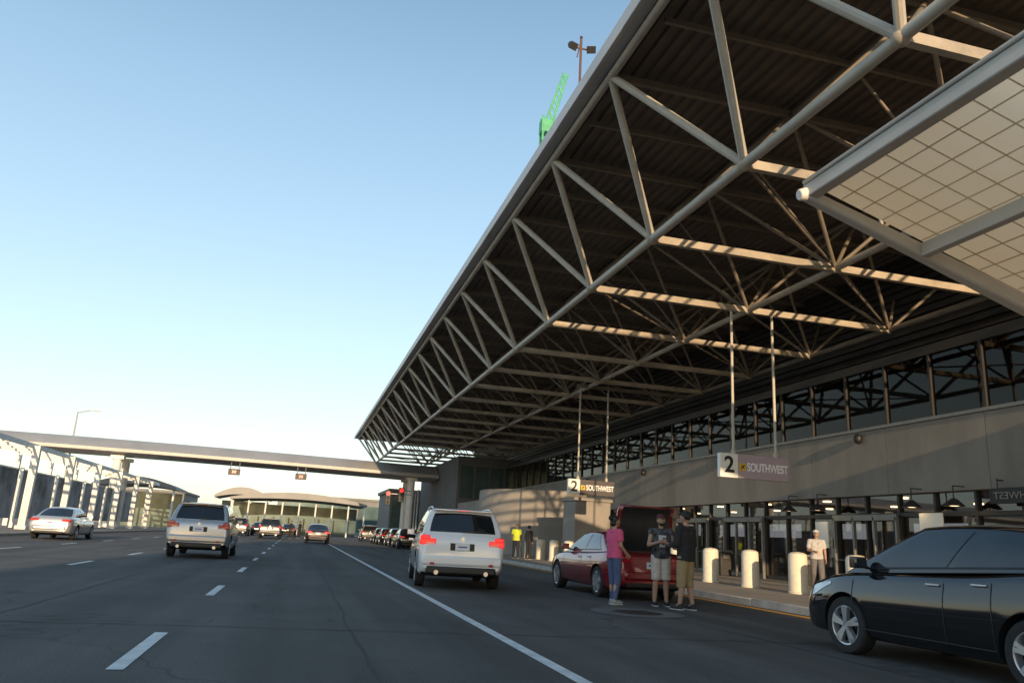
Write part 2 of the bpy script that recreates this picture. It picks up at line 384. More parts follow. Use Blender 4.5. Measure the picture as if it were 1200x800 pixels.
# ------------------------------------------------------------------ hanging signs
def hang_sign(loc):
    s=thing('hanging_sign','pale grey hanging sign reading 2 SOUTHWEST on two long poles','sign',loc,group='hanging airline signs')
    MB().box(-.58,1.24,-.07,.07,-.37,.37).obj('panel',s,[M['signgrey']],bevel=.012)
    MB().box(-1.2,-.583,-.09,.09,-.37,.37).obj('number_panel',s,[M['signcream']],bevel=.012)
    text_mesh('2',.70,M['letterdark'],s,'number',(-.89,-.095,0),align='CENTER',offset=.014)
    MB().box(-.53,-.31,-.082,-.06,-.13,.09).obj('pictogram',s,[M['signyellow']])
    mb=MB(); mb.beam((-.48,-.085,-.08),(-.36,-.085,.04),.03,.03); mb.beam((-.47,-.085,.03),(-.37,-.085,-.06),.02,.02); mb.obj('pictogram_mark',s,[M['letterdark']])
    text_mesh('SOUTHWEST',.36,M['letter'],s,'lettering',(-.26,-.078,-.02),offset=.007,width=1.44)
    for x in (-.68,.82): MB().cyl((x,0,.37),(x,0,8.8-loc[2]),.045,n=12).cyl((x,0,.35),(x,0,.5),.08).obj('pole',s,[M['steel']])
    return s
s1=hang_sign((13.55,21.47,3.72))
s2=copy_thing(s1,(13.75,36.2,3.8),label='dark hanging sign reading 2 SOUTHWEST on two long poles')
for ch in s2.children:
    if ch.name.split('.')[0]=='panel':
        ch.data=ch.data.copy(); ch.data.materials.clear(); ch.data.materials.append(M['signdark'])
MB().beam((12.9,36.2,ZB),(19,36.2,ZB),.12,.16).obj('hanger_beam',term,[M['steel_in']])

# ------------------------------------------------------------------ sloping glazed canopy
can=thing('glazed_canopy','sloping translucent panel canopy with pale steel frame above the pavement','canopy')
sl=-.31; cz=lambda x:8.05+sl*(x-9.0)
m=D.materials.new('translucent_panel'); m.use_nodes=True; nt=m.node_tree; nt.nodes.remove(nt.nodes['Principled BSDF'])
df=nd(nt,'ShaderNodeBsdfDiffuse'); tr=nd(nt,'ShaderNodeBsdfTranslucent'); df.inputs[0].default_value=(.92,.84,.66,1)
tcc=nd(nt,'ShaderNodeTexCoord'); nn=nd(nt,'ShaderNodeTexNoise'); nn.inputs['Scale'].default_value=1.2
cr=nd(nt,'ShaderNodeMix',data_type='RGBA'); cr.inputs[6].default_value=(1,.86,.62,1); cr.inputs[7].default_value=(1,.94,.74,1)
nt.links.new(tcc.outputs['Object'],nn.inputs['Vector']); nt.links.new(nn.outputs[0],cr.inputs[0]); nt.links.new(cr.outputs[2],tr.inputs[0])
mxs=nd(nt,'ShaderNodeMixShader'); mxs.inputs[0].default_value=.88; nt.links.new(df.outputs[0],mxs.inputs[1]); nt.links.new(tr.outputs[0],mxs.inputs[2]); nt.links.new(mxs.outputs[0],nt.nodes['Material Output'].inputs[0])
M['panel']=m
mb=MB(); xe=18.2
mb.add([(9.15,-4,cz(9.15)+.12),(xe,-4,cz(xe)+.12),(xe,11.9,cz(xe)+.12),(9.15,11.9,cz(9.15)+.12)],[(0,1,2,3)])
mb.obj('translucent_panels',can,[M['panel']],smooth=False)
mb=MB()
x=9.6
while x<xe: mb.box(x-.008,x+.008,-4,11.85,cz(x)+.095,cz(x)+.115); x+=.46
y=-3.4
while y<11.8: mb.beam((9.15,y,cz(9.15)+.09),(xe,y,cz(xe)+.09),.016,.02); y+=.62
mb.obj('glazing_bars',can,[M['glazbar']],smooth=False)
mb=MB(); mb.box(8.86,9.12,-4,12.05,7.93,8.24); mb.box(8.80,8.86,-4,12.0,8.20,8.28); mb.obj('edge_gutter',can,[M['canopyframe']],bevel=.03)
MB().beam((8.9,12.0,8.0),(xe,12.0,cz(xe)-.05),.22,.22,w2=.3,h2=.5).obj('end_beam',can,[M['canopyframe']],bevel=.05,seg=3)
MB().cyl((8.74,12.02,7.98),(8.95,12.0,8.03),.11,.15,n=20).obj('tube_end',can,[M['white']],bevel=.02)
for yy in (.6,-3.0): MB().beam((9.1,yy,cz(9.1)-.06),(xe,yy,cz(xe)-.06),.10,.18).obj('rafter',can,[M['steel_in']],bevel=.02)
MB().box(11.4,11.6,-4,11.88,cz(11.5)-.22,cz(11.5)+.06).obj('purlin',can,[M['canopyframe']],bevel=.02)
for xx in (10.6,14.5): MB().cyl((xx,11.95,cz(xx)),(xx+.5,12.73,8.8),.035).obj('hanger_rod',can,[M['steel']])

# ------------------------------------------------------------------ bollards
b0=lab(MB().lathe([(0,.27),(.04,.28),(.06,.255),(.95,.245),(1.02,.23),(1.06,.17),(1.08,.02)],'Z',28).obj('bollard',None,[M['bollard']],loc=(13.1,16.4,.15)),'thick cream round bollard on the pavement by the terminal doors','bollard','bollards along the pavement')
for i in range(1,14):
    c=b0.copy(); C.objects.link(c); c.location=(13.1,16.4+2.32*i,.15)
for yy in (24.6,30,12.5):
    t=thing('litter_bin','dark square litter bin beside the entrance glazing','litter bin',(17.4,yy,.15),group='litter bins by the doors')
    MB().box(-.25,.25,-.25,.25,0,.95).obj('bin_body',t,[M['darkframe']],bevel=.03)
    MB().box(-.28,.28,-.28,.28,.951,1.03).box(-.15,.15,-.285,-.28,.7,.85).obj('lid',t,[M['alu']],bevel=.02)

# ------------------------------------------------------------------ wing over the road behind the viewpoint, added unseen to cast shade on it
blocker=thing('shade_blocker','unseen added concrete wing bridging the road on piers','shade caster')
mb=MB(); mb.box(-9.9,4.5,-52,-40,4.6,16.2)
for x in (-9.9,3.3): mb.box(x,x+1.2,-51,-49.8,0,4.6); mb.box(x,x+1.2,-42,-40.8,0,4.6)
mb.obj('wall',blocker,[M['conc2']])
for z in (6,9,12):
    for i in range(8): MB().box(-9.3+i*1.7,-8.1+i*1.7,-39.99,-39.95,z-.7,z+.8).obj('window',blocker,[M['farglass']])

# ------------------------------------------------------------------ footbridge
br=thing('pedestrian_bridge','long plain grey pedestrian bridge crossing the road on white columns','bridge')
sec=[(82,6.95),(81.7,7.05),(81.7,7.35),(82.0,7.45),(83.6,8.35),(85,8.5),(86.4,8.35),(88.0,7.45),(88.3,7.35),(88.3,7.05),(88,6.95)]
vs=[];n=len(sec);NX=30
for i in range(NX+1):
    x=-60+73.9*i/NX; dz=.35*math.sin(math.pi*(x+60)/75.5)-.15
    vs+=[(x,a,b+dz) for a,b in sec]
fs=[(j*n+i,j*n+(i+1)%n,(j+1)*n+(i+1)%n,(j+1)*n+i) for j in range(NX) for i in range(n)]+[tuple(range(n)),tuple(range(NX*n,NX*n+n))]
MB().add(vs,fs).obj('deck',br,[M['bridge']],ang=25)
for x in (-34,-17.6,11.2):
    for yy in (83,87): MB().cyl((x,yy,0),(x,yy,6.9),.38,n=20).box(x-.6,x+.6,yy-.45,yy+.45,6.6,6.95).obj('column',br,[M['white']])
def lane_sig(x):
    t=thing('lane_signal','black lane signal with a lit red mark hanging below the bridge','traffic signal',(x,81.2,6.05),group='lane signals on the bridge')
    MB().box(-.55,.55,-.12,.12,-.28,.30).obj('housing',t,[M['black']],bevel=.02)
    MB().beam((-.18,-.13,-.11),(.18,-.13,.13),.02,.11).beam((.18,-.14,-.11),(-.18,-.14,.13),.02,.11).obj('red_cross',t,[M['red_on']])
    for sx in (-.4,.4): MB().cyl((sx,0,.3),(sx,.7,.95),.04).obj('bracket',t,[M['grey']])
lane_sig(-6.6); lane_sig(-.2)
def signal(x,y,loc_z,arm):
    t=thing('traffic_light','black traffic light showing red on a grey post','traffic light',(x,y,0.15),group='traffic lights')
    MB().cyl((0,0,0),(0,0,loc_z+.5),.09,.07).cyl((0,0,0),(0,0,.25),.16).beam((0,0,loc_z+.3),(arm,0,loc_z+.3),.08,.08).obj('post',t,[M['grey']])
    MB().box(arm-.25,arm+.25,-.2,.1,loc_z-.75,loc_z+.55).obj('housing',t,[M['black']],bevel=.04)
    MB().cyl((arm,-.22,loc_z+.3),(arm,-.19,loc_z+.3),.19,n=20).obj('red_lamp',t,[M['red_on']])
    for zz in (-.1,-.5): MB().cyl((arm,-.215,loc_z+zz),(arm,-.19,loc_z+zz),.15,n=20).obj('dark_lamp',t,[M['disc']])
signal(10.5,74,4.2,-2.6); signal(10.6,73,4.5,-1.6)
t=thing('street_lamp','tall grey street lamp with single arm beyond the bridge','street lamp',(-24,91,0))
MB().cyl((0,0,0),(0,0,11.8),.13,.07).cyl((0,0,11.7),(1.4,0,12.1),.05).obj('pole',t,[M['grey']])
MB().sph((1.7,0,12.08),(.5,.18,.1)).obj('lamp_head',t,[M['white']])
t=thing('floodlight_mast','thin dark mast with two floodlights standing on the roof edge','floodlight',(7.1,20.7,12.14))
MB().cyl((0,0,0),(0,0,4.9),.04).beam((-.35,0,4.55),(.35,0,4.55),.04,.04).cyl((-.12,0,4.2),(0,0,4.9),.02).obj('mast',t,[mat('rusty_steel',(.12,.06,.045),.7)])
for sx in (-1,1):
    MB().beam((sx*.36,0,4.62),(sx*.30,-.16,4.46),.20,.10,w2=.30,h2=.24).obj('floodlight',t,[M['darkframe']],bevel=.01)
MB().sph((0,0,4.96),.05).obj('sensor',t,[M['darkframe']])
t=thing('construction_lift','green lattice boom lift standing on the terminal roof','boom lift',(7.5,25.7,12.14))
mb=MB()
for dx in (-.16,.16):
    for dy in (-.16,.16): mb.cyl((dx,dy,0),(dx,dy,4.9),.045,n=8)
for i in range(16): 
    z=.1+i*.29; mb.cyl((-.16,-.16,z),(.16,-.16,z+.28),.028,n=6); mb.cyl((-.16,-.16,z),(-.16,.16,z+.28),.028,n=6); mb.cyl((.16,-.16,z),(.16,.16,z+.28),.028,n=6)
mb.obj('mast',t,[M['green']])
mb=MB(); P0=Vector((0,0,4.3)); P1=Vector((.72,0,7.0)); dd=(P1-P0).normalized(); nn_=Vector((dd.z,0,-dd.x))*.15
for sg in (-1,1): mb.cyl(P0+nn_*sg,P1+nn_*sg*.5,.045,n=8)
for i in range(9):
    a=i/9; mb.cyl(P0.lerp(P1,a)+nn_*(1-.5*a),P0.lerp(P1,a+1/9)-nn_*(1-.5*a),.028,n=6)
mb.obj('boom',t,[M['green']])
MB().box(-.22,.22,-.2,.2,4.2,4.75).obj('control_cabin',t,[M['green']],bevel=.02)

# ------------------------------------------------------------------ left colonnade
sh=thing('bus_shelter','long white open steel pergola with posts and printed screens','shelter')
for k in range(7):
    y=44.9+7.8*k
    MB().box(-15.9,-15.5,y-.18,y+.18,.13,5.05).box(-16.0,-15.4,y-.3,y+.3,.13,.35).obj('post',sh,[M['white']],bevel=.02)
    MB().box(-20.4,-20.1,y+3.7,y+4.0,.13,5.2).obj('post',sh,[M['white']])
    MB().beam((-15.54,y,4.9),(-20.5,y,5.4),.16,.24).obj('rafter',sh,[M['white']])
    MB().beam((-15.96,y+3.9,4.95),(-20.5,y+3.9,5.4),.14,.18).obj('rafter',sh,[M['white']])
for i in range(5):
    x=-16.4-i*1.0; MB().box(x-.05,x+.05,41,98,5.06-(x+16)*.1,5.16-(x+16)*.1).obj('purlin',sh,[M['white']])
MB().box(-15.955,-15.905,41,98,4.88,5.17).obj('roof_edge',sh,[M['white']])
for k in range(7):
    y=41.3+7.8*k
    MB().box(-17.6,-17.5,y,y+7.0,.7,3.7).obj('printed_screen',sh,[M['mural']])
    MB().box(-17.65,-17.45,y-.14,y-.01,.13,3.9).box(-17.65,-17.45,y,y+7,3.71,3.8).obj('screen_frame',sh,[M['white']])
def far_canopy(x0,x1,y0,y1,zl,zh,label):
    t=thing('far_canopy',label,'canopy')
    N=20; vs=[];fs=[]
    for i in range(N+1):
        a=i/N; x=lerp(x0,x1,a); z=zl+(zh-zl)*math.sin(math.pi*min(1,a*.9+.05))**.8; b=zl-.12+(z-zl)*.45
        vs+=[(x,y0,z),(x,y1,z),(x,y0,b),(x,y1,b)]
    for i in range(N):
        o=4*i; fs+=[(o,o+4,o+5,o+1),(o+2,o+3,o+7,o+6),(o,o+2,o+6,o+4),(o+1,o+5,o+7,o+3)]
    fs+=[(0,1,3,2),(4*N,4*N+2,4*N+3,4*N+1)]
    MB().add(vs,fs).obj('roof',t,[M['shed']])
    n=int((x1-x0)/2.5)
    for i in range(n+1):
        x=x0+.3+(x1-x0-.6)*i/n; MB().cyl((x,y0+.5,0),(x,y0+.5,zl-.0),.12,n=8).obj('post',t,[M['white']])
    MB().box(x0+.5,x1-.5,y1-.3,y1-.1,.1,zl-.1).obj('rear_glazing',t,[M['farglass']])
    return t
far_canopy(-10,10.0,122,136,4.6,6.1,'broad low curved dark grey canopy on posts in the distance')
far_canopy(-24,-14.6,102,112,4.6,6.0,'small dark curved canopy beside the road')
far_canopy(-14,-5,140,150,5.2,7.2,'grey curved canopy far beyond the bridge')
def far_build(x0,x1,y0,y1,z,label,ms='tan'):
    t=thing('airport_building',label,'building')
    MB().box(x0,x1,y0,y1,0,z).box(x0-.3,x1+.3,y0-.3,y1,z,z+.4).obj('wall',t,[M[ms]])
    n=max(2,int((x1-x0)/6)); w=(x1-x0)/n
    for i in range(n):
        MB().box(x0+i*w+.2,x0+(i+1)*w-.2,y0-.06,y0-.01,.8,z-1.0).obj('window',t,[M['farglass']])
far_build(-60,-20,150,170,5.8,'long low grey airport building in the distance')
far_build(-4,18,152,170,6.6,'low glazed grey building behind the far canopy')
far_build(10.8,30,98,112,6.0,'glass fronted low building past the bridge')

# ------------------------------------------------------------------ cars
def mono(pts):
    xs=[p[0] for p in pts]; ys=[p[1] for p in pts]; n=len(xs)
    d=[(ys[i+1]-ys[i])/(xs[i+1]-xs[i]) for i in range(n-1)]
    m=[d[0]]+[0 if d[i-1]*d[i]<=0 else 2*d[i-1]*d[i]/(d[i-1]+d[i]) for i in range(1,n-1)]+[d[-1]]
    def f(x):
        x=min(max(x,xs[0]),xs[-1]); i=0
        while i<n-2 and x>xs[i+1]: i+=1
        h=xs[i+1]-xs[i]; t=(x-xs[i])/h
        return (2*t**3-3*t*t+1)*ys[i]+(t**3-2*t*t+t)*h*m[i]+(-2*t**3+3*t*t)*ys[i+1]+(t**3-t*t)*h*m[i+1]
    return f
SEC=[(0,0),(.55,0),(.80,.005),(.90,.03),(.955,.09),(.975,.2),(.99,.36),(1,.5),(.998,.62),(.985,.72),(.965,.81),(.955,.86),(.935,.915),(.895,.96),(.82,.985),(.65,1.0),(.35,1.012),(0,1.015)]
KIND={
'suv':dict(L=4.85,r=.38,yr=.98,yf=3.93,
  top=[(0,.78),(.015,.96),(.05,1.12),(.12,1.19),(.5,1.21),(2,1.16),(3.5,1.10),(4.0,1.06),(4.45,.98),(4.7,.86),(4.85,.66)],
  bot=[(0,.42),(.15,.33),(.6,.25),(4.1,.25),(4.65,.28),(4.85,.38)],
  wid=[(0,.86),(.05,.92),(.18,.955),(.8,.975),(3.9,.965),(4.45,.91),(4.73,.79),(4.85,.60)],
  yd=.12,zd=1.20,yrr=.42,zrr=1.69,yrf=2.66,zrf=1.69,yc=3.62,zc=1.09,wb=.885,wr=.72,
  win=[(.045,.20),(.24,.49),(.525,.93)],rail=True),
'sedan':dict(L=4.85,r=.335,yr=1.05,yf=3.88,
  top=[(0,.70),(.02,.84),(.08,.96),(.2,1.01),(.6,1.03),(1.1,1.01),(2,.97),(3.4,.95),(4.0,.90),(4.45,.80),(4.72,.68),(4.85,.52)],
  bot=[(0,.36),(.15,.28),(.6,.2),(4.1,.2),(4.65,.22),(4.85,.3)],
  wid=[(0,.74),(.06,.82),(.25,.89),(.8,.92),(3.9,.91),(4.45,.85),(4.73,.72),(4.85,.52)],
  yd=.62,zd=1.03,yrr=1.42,zrr=1.385,yrf=2.62,zrf=1.40,yc=3.58,zc=.95,wb=.79,wr=.575,
  win=[(.14,.47),(.50,.92)],rail=False),
'hatch':dict(L=4.35,r=.34,yr=.80,yf=3.35,
  top=[(0,.82),(.02,1.0),(.07,1.12),(.18,1.18),(.6,1.15),(1.6,1.06),(3.1,1.0),(3.6,.95),(4.0,.84),(4.22,.71),(4.35,.53)],
  bot=[(0,.36),(.15,.28),(.6,.2),(3.7,.2),(4.2,.22),(4.35,.3)],
  wid=[(0,.72),(.06,.80),(.22,.87),(.8,.895),(3.4,.89),(3.95,.84),(4.23,.72),(4.35,.54)],
  yd=.20,zd=1.17,yrr=.70,zrr=1.49,yrf=2.30,zrf=1.53,yc=3.42,zc=1.0,wb=.78,wr=.57,
  win=[(.18,.49),(.52,.92)],rail=False)}
WH={}
def wheel_meshes(r):
    k=r
    if k in WH: return WH[k]
    ty=MB().lathe([(-.10,r*.66),(-.112,r*.80),(-.105,r*.94),(-.085,r*.99),(-.05,r),(.05,r),(.085,r*.99),(.105,r*.94),(.112,r*.80),(.10,r*.66)],'X',40).mesh('tyre',[M['rubber']])
    rm=MB().lathe([(.085,r*.70),(.105,r*.685),(.10,r*.64),(.06,r*.61),(-.08,r*.58)],'X',40)
    rm.cyl((.03,0,0),(.088,0,0),r*.17,r*.13,16)
    for i in range(5):
        a=2*math.pi*i/5+.3
        c,s=math.cos(a),math.sin(a)
        for da in (-.14,.14):
            c2,s2=math.cos(a+da),math.sin(a+da)
            rm.beam((.075,c*r*.1,s*r*.1),(.088,c2*r*.65,s2*r*.65),.06,.045)
    rm=rm.mesh('rim',[M['alloy']])
    hb=MB().cyl((-.02,0,0),(.02,0,0),r*.6,n=32).mesh('wheel',[M['disc']])
    WH[k]=(hb,ty,rm); return WH[k]
def link(name,me,parent,loc=(0,0,0),rz=0):
    o=D.objects.new(name,me); C.objects.link(o); o.parent=parent; o.location=loc; o.rotation_euler=(0,0,rz); return o
def build_car(kind,paint,label,loc,rot=0,cat='car',name='parked_car',brake=False,openboot=False,group=None,clad=False,gl='carglass'):
    P=KIND[kind]; L=P['L']; cy=L/2; r=P['r']; R=r+.055; G=M[gl]
    root=thing(name,label,cat,loc,rot,group)
    T,B,W=mono(P['top']),mono(P['bot']),mono(P['wid'])
    Y=lambda y:y-cy
    ys=[0,.01,.025,.05,.09,.14,.2,.3,.45]+[.6+i*(L-1.2)/22 for i in range(23)]+[L-.45,L-.32,L-.22,L-.14,L-.08,L-.04,L-.015,L]
    ns=len(SEC); mb=MB(); vs=[]
    for y in ys:
        t,b,w=T(y),B(y),W(y)
        ring=[(w*a,Y(y),b+(t-b)*c) for a,c in SEC]+[(-w*a,Y(y),b+(t-b)*c) for a,c in SEC[-2:0:-1]]
        vs+=ring
    n=2*ns-2; fs=[]
    for j in range(len(ys)-1):
        for i in range(n):
            fs.append((j*n+i,j*n+(i+1)%n,(j+1)*n+(i+1)%n,(j+1)*n+i))
    fs.append(tuple(range(n))); fs.append(tuple((len(ys)-1)*n+i for i in range(n)))
    body=mb.add(vs,fs).obj('body',root,[paint,M['black']],ang=50)
    cm=MB()
    for yy in (P['yr'],P['yf']):
        for sx in (-1,1): cm.cyl((sx*.60,Y(yy),r),(sx*1.3,Y(yy),r),R,n=48)
    if openboot: cm.box(-.60,.60,Y(.10),Y(.62),.60,1.4)
    cut=cm.obj('cutter',None,[M['black']])
    cut.location=root.location; cut.rotation_euler=root.rotation_euler
    bpy.context.view_layer.update()
    bo=body.modifiers.new('x','BOOLEAN'); bo.operation='DIFFERENCE'; bo.object=cut; bo.solver='EXACT'
    freeze(body); D.objects.remove(cut)
    me=body.data
    if len(me.materials)<2: me.materials.append(M['black'])
    for p in me.polygons:
        c=p.center; p.material_index=0
        for yy in (P['yr'],P['yf']):
            if math.hypot(c.y-Y(yy),c.z-r)<R+.0005 and abs(c.x)>.55: p.material_index=1
        if abs(p.normal.z)>.9 and c.z<.45: p.material_index=1
        if openboot and abs(c.x)<.605 and Y(.095)<c.y<Y(.625) and .59<c.z<1.06 and not(p.normal.z>.5 and c.z>.95): p.material_index=1
        if clad and c.z<B(c.y+cy)+.10*(T(c.y+cy)-B(c.y+cy))+.01: p.material_index=1
    me.shade_smooth(); me.set_sharp_from_angle(angle=math.radians(45))
    zb=lambda s:lerp(P['zd'],P['zc'],s)-.035
    zt=lambda s:lerp(P['zrr'],P['zrf'],s)+.16*s*(1-s)
    wb,wr=P['wb'],P['wr']; bf,brr,cr=.14,.05,.045
    def side(s,v,g=1):
        return Vector((g*(lerp(wb,wr,v)+.03*math.sin(math.pi*v)),Y(lerp(lerp(P['yd'],P['yc'],s),lerp(P['yrr'],P['yrf'],s),v)),lerp(zb(s),zt(s),v)))
    def front(t,v): q=side(1,v); return Vector((q.x*t,q.y+bf*(1-t*t),q.z+cr*(1-t*t)*v))
    def rear(t,v): q=side(0,v); return Vector((q.x*t,q.y-brr*(1-t*t),q.z+cr*(1-t*t)*v))
    def roof(s,t): return Vector((wr*t,Y(lerp(P['yrr']-brr*(1-t*t),P['yrf']+bf*(1-t*t),s)),zt(s)+cr*(1-t*t)))
    def grid(fn,a0,a1,b0,b1,na,nb,off=0,mb=None,mi=0):
        mb=mb or MB(); vs=[];e=1e-3
        for i in range(na+1):
            for j in range(nb+1):
                a=lerp(a0,a1,i/na); b=lerp(b0,b1,j/nb); p=fn(a,b)
                if off:
                    nn=(fn(a+e,b)-fn(a-e,b)).cross(fn(a,b+e)-fn(a,b-e)).normalized()
                    if nn.dot(p-Vector((0,Y(lerp(P['yd'],P['yc'],.5)),1.0)))<0: nn=-nn
                    p=p+nn*off
                vs.append(p)
        fs=[(i*(nb+1)+j,(i+1)*(nb+1)+j,(i+1)*(nb+1)+j+1,i*(nb+1)+j+1) for i in range(na) for j in range(nb)]
        return mb.add(vs,fs,mi)
    g=MB()
    for sg in (1,-1): grid(lambda s,v:side(s,v,sg),0,1,0,1,12,5,0,g)
    grid(front,-1,1,0,1,10,5,0,g); grid(rear,-1,1,0,1,10,5,0,g); grid(roof,0,1,-1,1,12,10,0,g)
    me=g.mesh('roof',[paint]); bm=bmesh.new(); bm.from_mesh(me); bmesh.ops.remove_doubles(bm,verts=bm.verts,dist=.0005); bmesh.ops.recalc_face_normals(bm,faces=bm.faces); bm.to_mesh(me); bm.free()
    me.shade_smooth()
    ro=link('roof',me,root); b=ro.modifiers.new('b','BEVEL'); b.width=.04; b.segments=4; b.limit_method='ANGLE'; b.angle_limit=math.radians(32)
    freeze(ro); ro.data.shade_smooth(); ro.data.set_sharp_from_angle(angle=math.radians(50))
    for sg in (1,-1):
        for (s0,s1) in P['win']:
            grid(lambda s,v:side(s,v,sg),s0,s1,.12,.88,8,4,.006).obj('side_window',root,[G])
        grid(lambda s,v:side(s,v,sg),P['win'][0][0],P['win'][-1][1],.085,.115,12,1,.008).obj('window_trim',root,[M['black']])
    grid(front,-.88,.88,.08,.90,10,5,.008).obj('windscreen',root,[G])
    rw=(-.84,.84,.10,.84) if kind!='sedan' else (-.86,.86,.10,.90)
    grid(rear,*rw,10,5,.008).obj('rear_window',root,[M['carglass']])
    def bxz(y,z):
        t,b,w=T(y),B(y),W(y); f=(z-b)/(t-b); pts=[q for q in SEC]
        for i in range(2,len(pts)-1):
            if pts[i][1]<=f<=pts[i+1][1]: return w*lerp(pts[i][0],pts[i+1][0],(f-pts[i][1])/(pts[i+1][1]-pts[i][1]+1e-9))
        return w*.8
    sy=[lerp(P['yd'],P['yc'],q) for q in ((.22,.52,.93) if kind=='suv' else (.12,.50,.93))]
    sy[0]=max(sy[0],P['yr']+ (R+.02 if kind!='suv' else R*.4))
    for sg in (1,-1):
        def gap(path):
            vs=[]
            for (yy,z,dy,dz) in path:
                x=bxz(yy,z)+.004; vs+=[(sg*x,Y(yy-dy),z-dz),(sg*x,Y(yy+dy),z+dz)]
            sm=MB().add(vs,[(2*j,2*j+1,2*j+3,2*j+2) for j in range(len(path)-1)]); sm.obj('door_gap',root,[M['black']])
        for yy in sy:
            z0=B(yy)+.12
            while math.hypot(yy-P['yr'],z0-r)<R+.02: z0+=.02
            gap([(yy,lerp(z0,T(yy)-.03,j/8),.006,0) for j in range(9)])
        gap([(lerp(sy[0]+ (.12 if kind=='suv' else 0),sy[2],j/10),B(sy[1])+.13,0,.006) for j in range(11)])
        for yy in (sy[0]+.14,sy[1]+.14):
            z=T(yy)-.13; x=bxz(yy,z)
            MB().box(sg*(x+.012)-.014,sg*(x+.012)+.014,Y(yy-.09),Y(yy+.09),z-.013,z+.013).obj('door_handle',root,[paint if kind=='suv' else M['alloy']],bevel=.008)
        my=P['yc']-.42; mz=P['zc']+.10; x=wb+.03
        MB().box(sg*(x+.11)-.09,sg*(x+.11)+.09,Y(my-.05),Y(my+.07),mz-.065,mz+.07).beam((sg*(x-.03),Y(my),mz-.06),(sg*(x+.05),Y(my),mz-.03),.05,.035).obj('wing_mirror',root,[paint],bevel=.035,seg=3)
    hb,ty,rm=wheel_meshes(r)
    for yy in (P['yr'],P['yf']):
        for sg in (1,-1):
            w=link('wheel',hb,root,(sg*(P['wid'][3][1]-.125),Y(yy),r),0 if sg>0 else math.pi)
            link('tyre',ty,w); link('rim',rm,w)
    TL=M['tail_on'] if brake else M['tail']
    if kind=='suv':
        for sg in (1,-1):
            MB().box(min(sg*.58,sg*.945),max(sg*.58,sg*.945),Y(.012),Y(.30),.93,1.07).box(min(sg*.72,sg*.935),max(sg*.72,sg*.935),Y(.025),Y(.26),1.05,1.14).obj('tail_light',root,[TL],bevel=.03,seg=3)
            MB().box(min(sg*.62,sg*.80),max(sg*.62,sg*.80),Y(.004),Y(.014),.955,.98).obj('reversing_lens',root,[M['clear']],bevel=.004)
            MB().box(min(sg*.60,sg*.70),max(sg*.60,sg*.70),Y(-.045),Y(.02),.52,.57).obj('reflector',root,[M['tail']],bevel=.01)
            MB().cyl((sg*.55,Y(-.03),.36),(sg*.55,Y(.2),.36),.05,n=16).obj('exhaust',root,[M['alloy']])
        MB().box(-.78,.78,Y(-.02),Y(.2),.32,.50).obj('rear_valance',root,[M['black']],bevel=.05,seg=3)
        MB().box(-.90,.90,Y(-.035),Y(.15),.50,.72).obj('rear_bumper',root,[paint],bevel=.06,seg=3)
        MB().box(-.80,.80,Y(.001),Y(.018),.765,.772).obj('tailgate_gap',root,[M['black']])
        MB().box(-.27,.27,Y(-.002),Y(.022),.83,.99).obj('plate_recess',root,[M['black']],bevel=.01)
        MB().box(-.16,.16,Y(-.014),Y(-.004),.84,.985).obj('number_plate',root,[M['plate']])
        MB().box(-.10,.10,Y(-.018),Y(-.0145),.90,.93).obj('plate_letters',root,[M['plateink']])
        MB().cyl((0,Y(.02),1.08),(0,Y(.08),1.08),.045,n=20).obj('emblem',root,[M['alloy']])
        q=side(0,1); MB().box(-.66,.66,q.y-.18,q.y+.12,q.z-.005,q.z+.035).obj('roof_spoiler',root,[paint],bevel=.015)
        MB().box(-.15,.15,q.y-.185,q.y-.18,q.z+.005,q.z+.02).obj('high_brake_light',root,[TL])
        MB().beam((.0,Y(.055),1.24),(.42,Y(.08),1.27),.02,.02).obj('rear_wiper',root,[M['black']])
        for sg in (1,-1):
            mb=MB(); pts=[roof(lerp(.05,.95,i/8),sg*.93)+Vector((0,0,.055 if 0<i<8 else .01)) for i in range(9)]
            for a,b in zip(pts,pts[1:]): mb.cyl(a,b,.017,n=8)
            mb.obj('roof_rail',root,[M['alloy'] if not clad else M['black']])
    else:
        z0=.80 if kind=='sedan' else .88
        for sg in (1,-1):
            MB().box(min(sg*.46,sg*.83),max(sg*.46,sg*.83),Y(.015),Y(.26),z0-.02,z0+.12).obj('tail_light',root,[TL],bevel=.035,seg=3)
        MB().box(-.68,.68,Y(-.03),Y(.15),.42,.62).obj('rear_bumper',root,[paint],bevel=.06,seg=3)
        MB().box(-.60,.60,Y(-.01),Y(.2),.27,.40).obj('rear_valance',root,[M['black']],bevel=.04,seg=3)
        MB().box(-.16,.16,Y(-.012),Y(.0),.68,.82).obj('number_plate',root,[M['plate']])
        MB().box(-.11,.11,Y(-.016),Y(-.0125),.735,.77).obj('plate_letters',root,[M['plateink']])
    for sg in (1,-1):
        mb=MB(); vs=[]
        for j in range(9):
            yy=lerp(L-.75,L-.12,j/8); zc=T(yy)-.115; h=lerp(.02,.075,min(1,j/4))
            for dz in (-h,0,h*.6): vs.append((sg*(bxz(yy,zc+dz)+.006),Y(yy),zc+dz))
        mb.add(vs,[(3*j+k,3*j+k+1,3*j+k+4,3*j+k+3) for j in range(8) for k in range(2)])
        mb.obj('headlight',root,[M['clear']])
    MB().box(-.42,.42,Y(L-.06),Y(L+.012),.42,.60).obj('grille',root,[M['black']],bevel=.04)
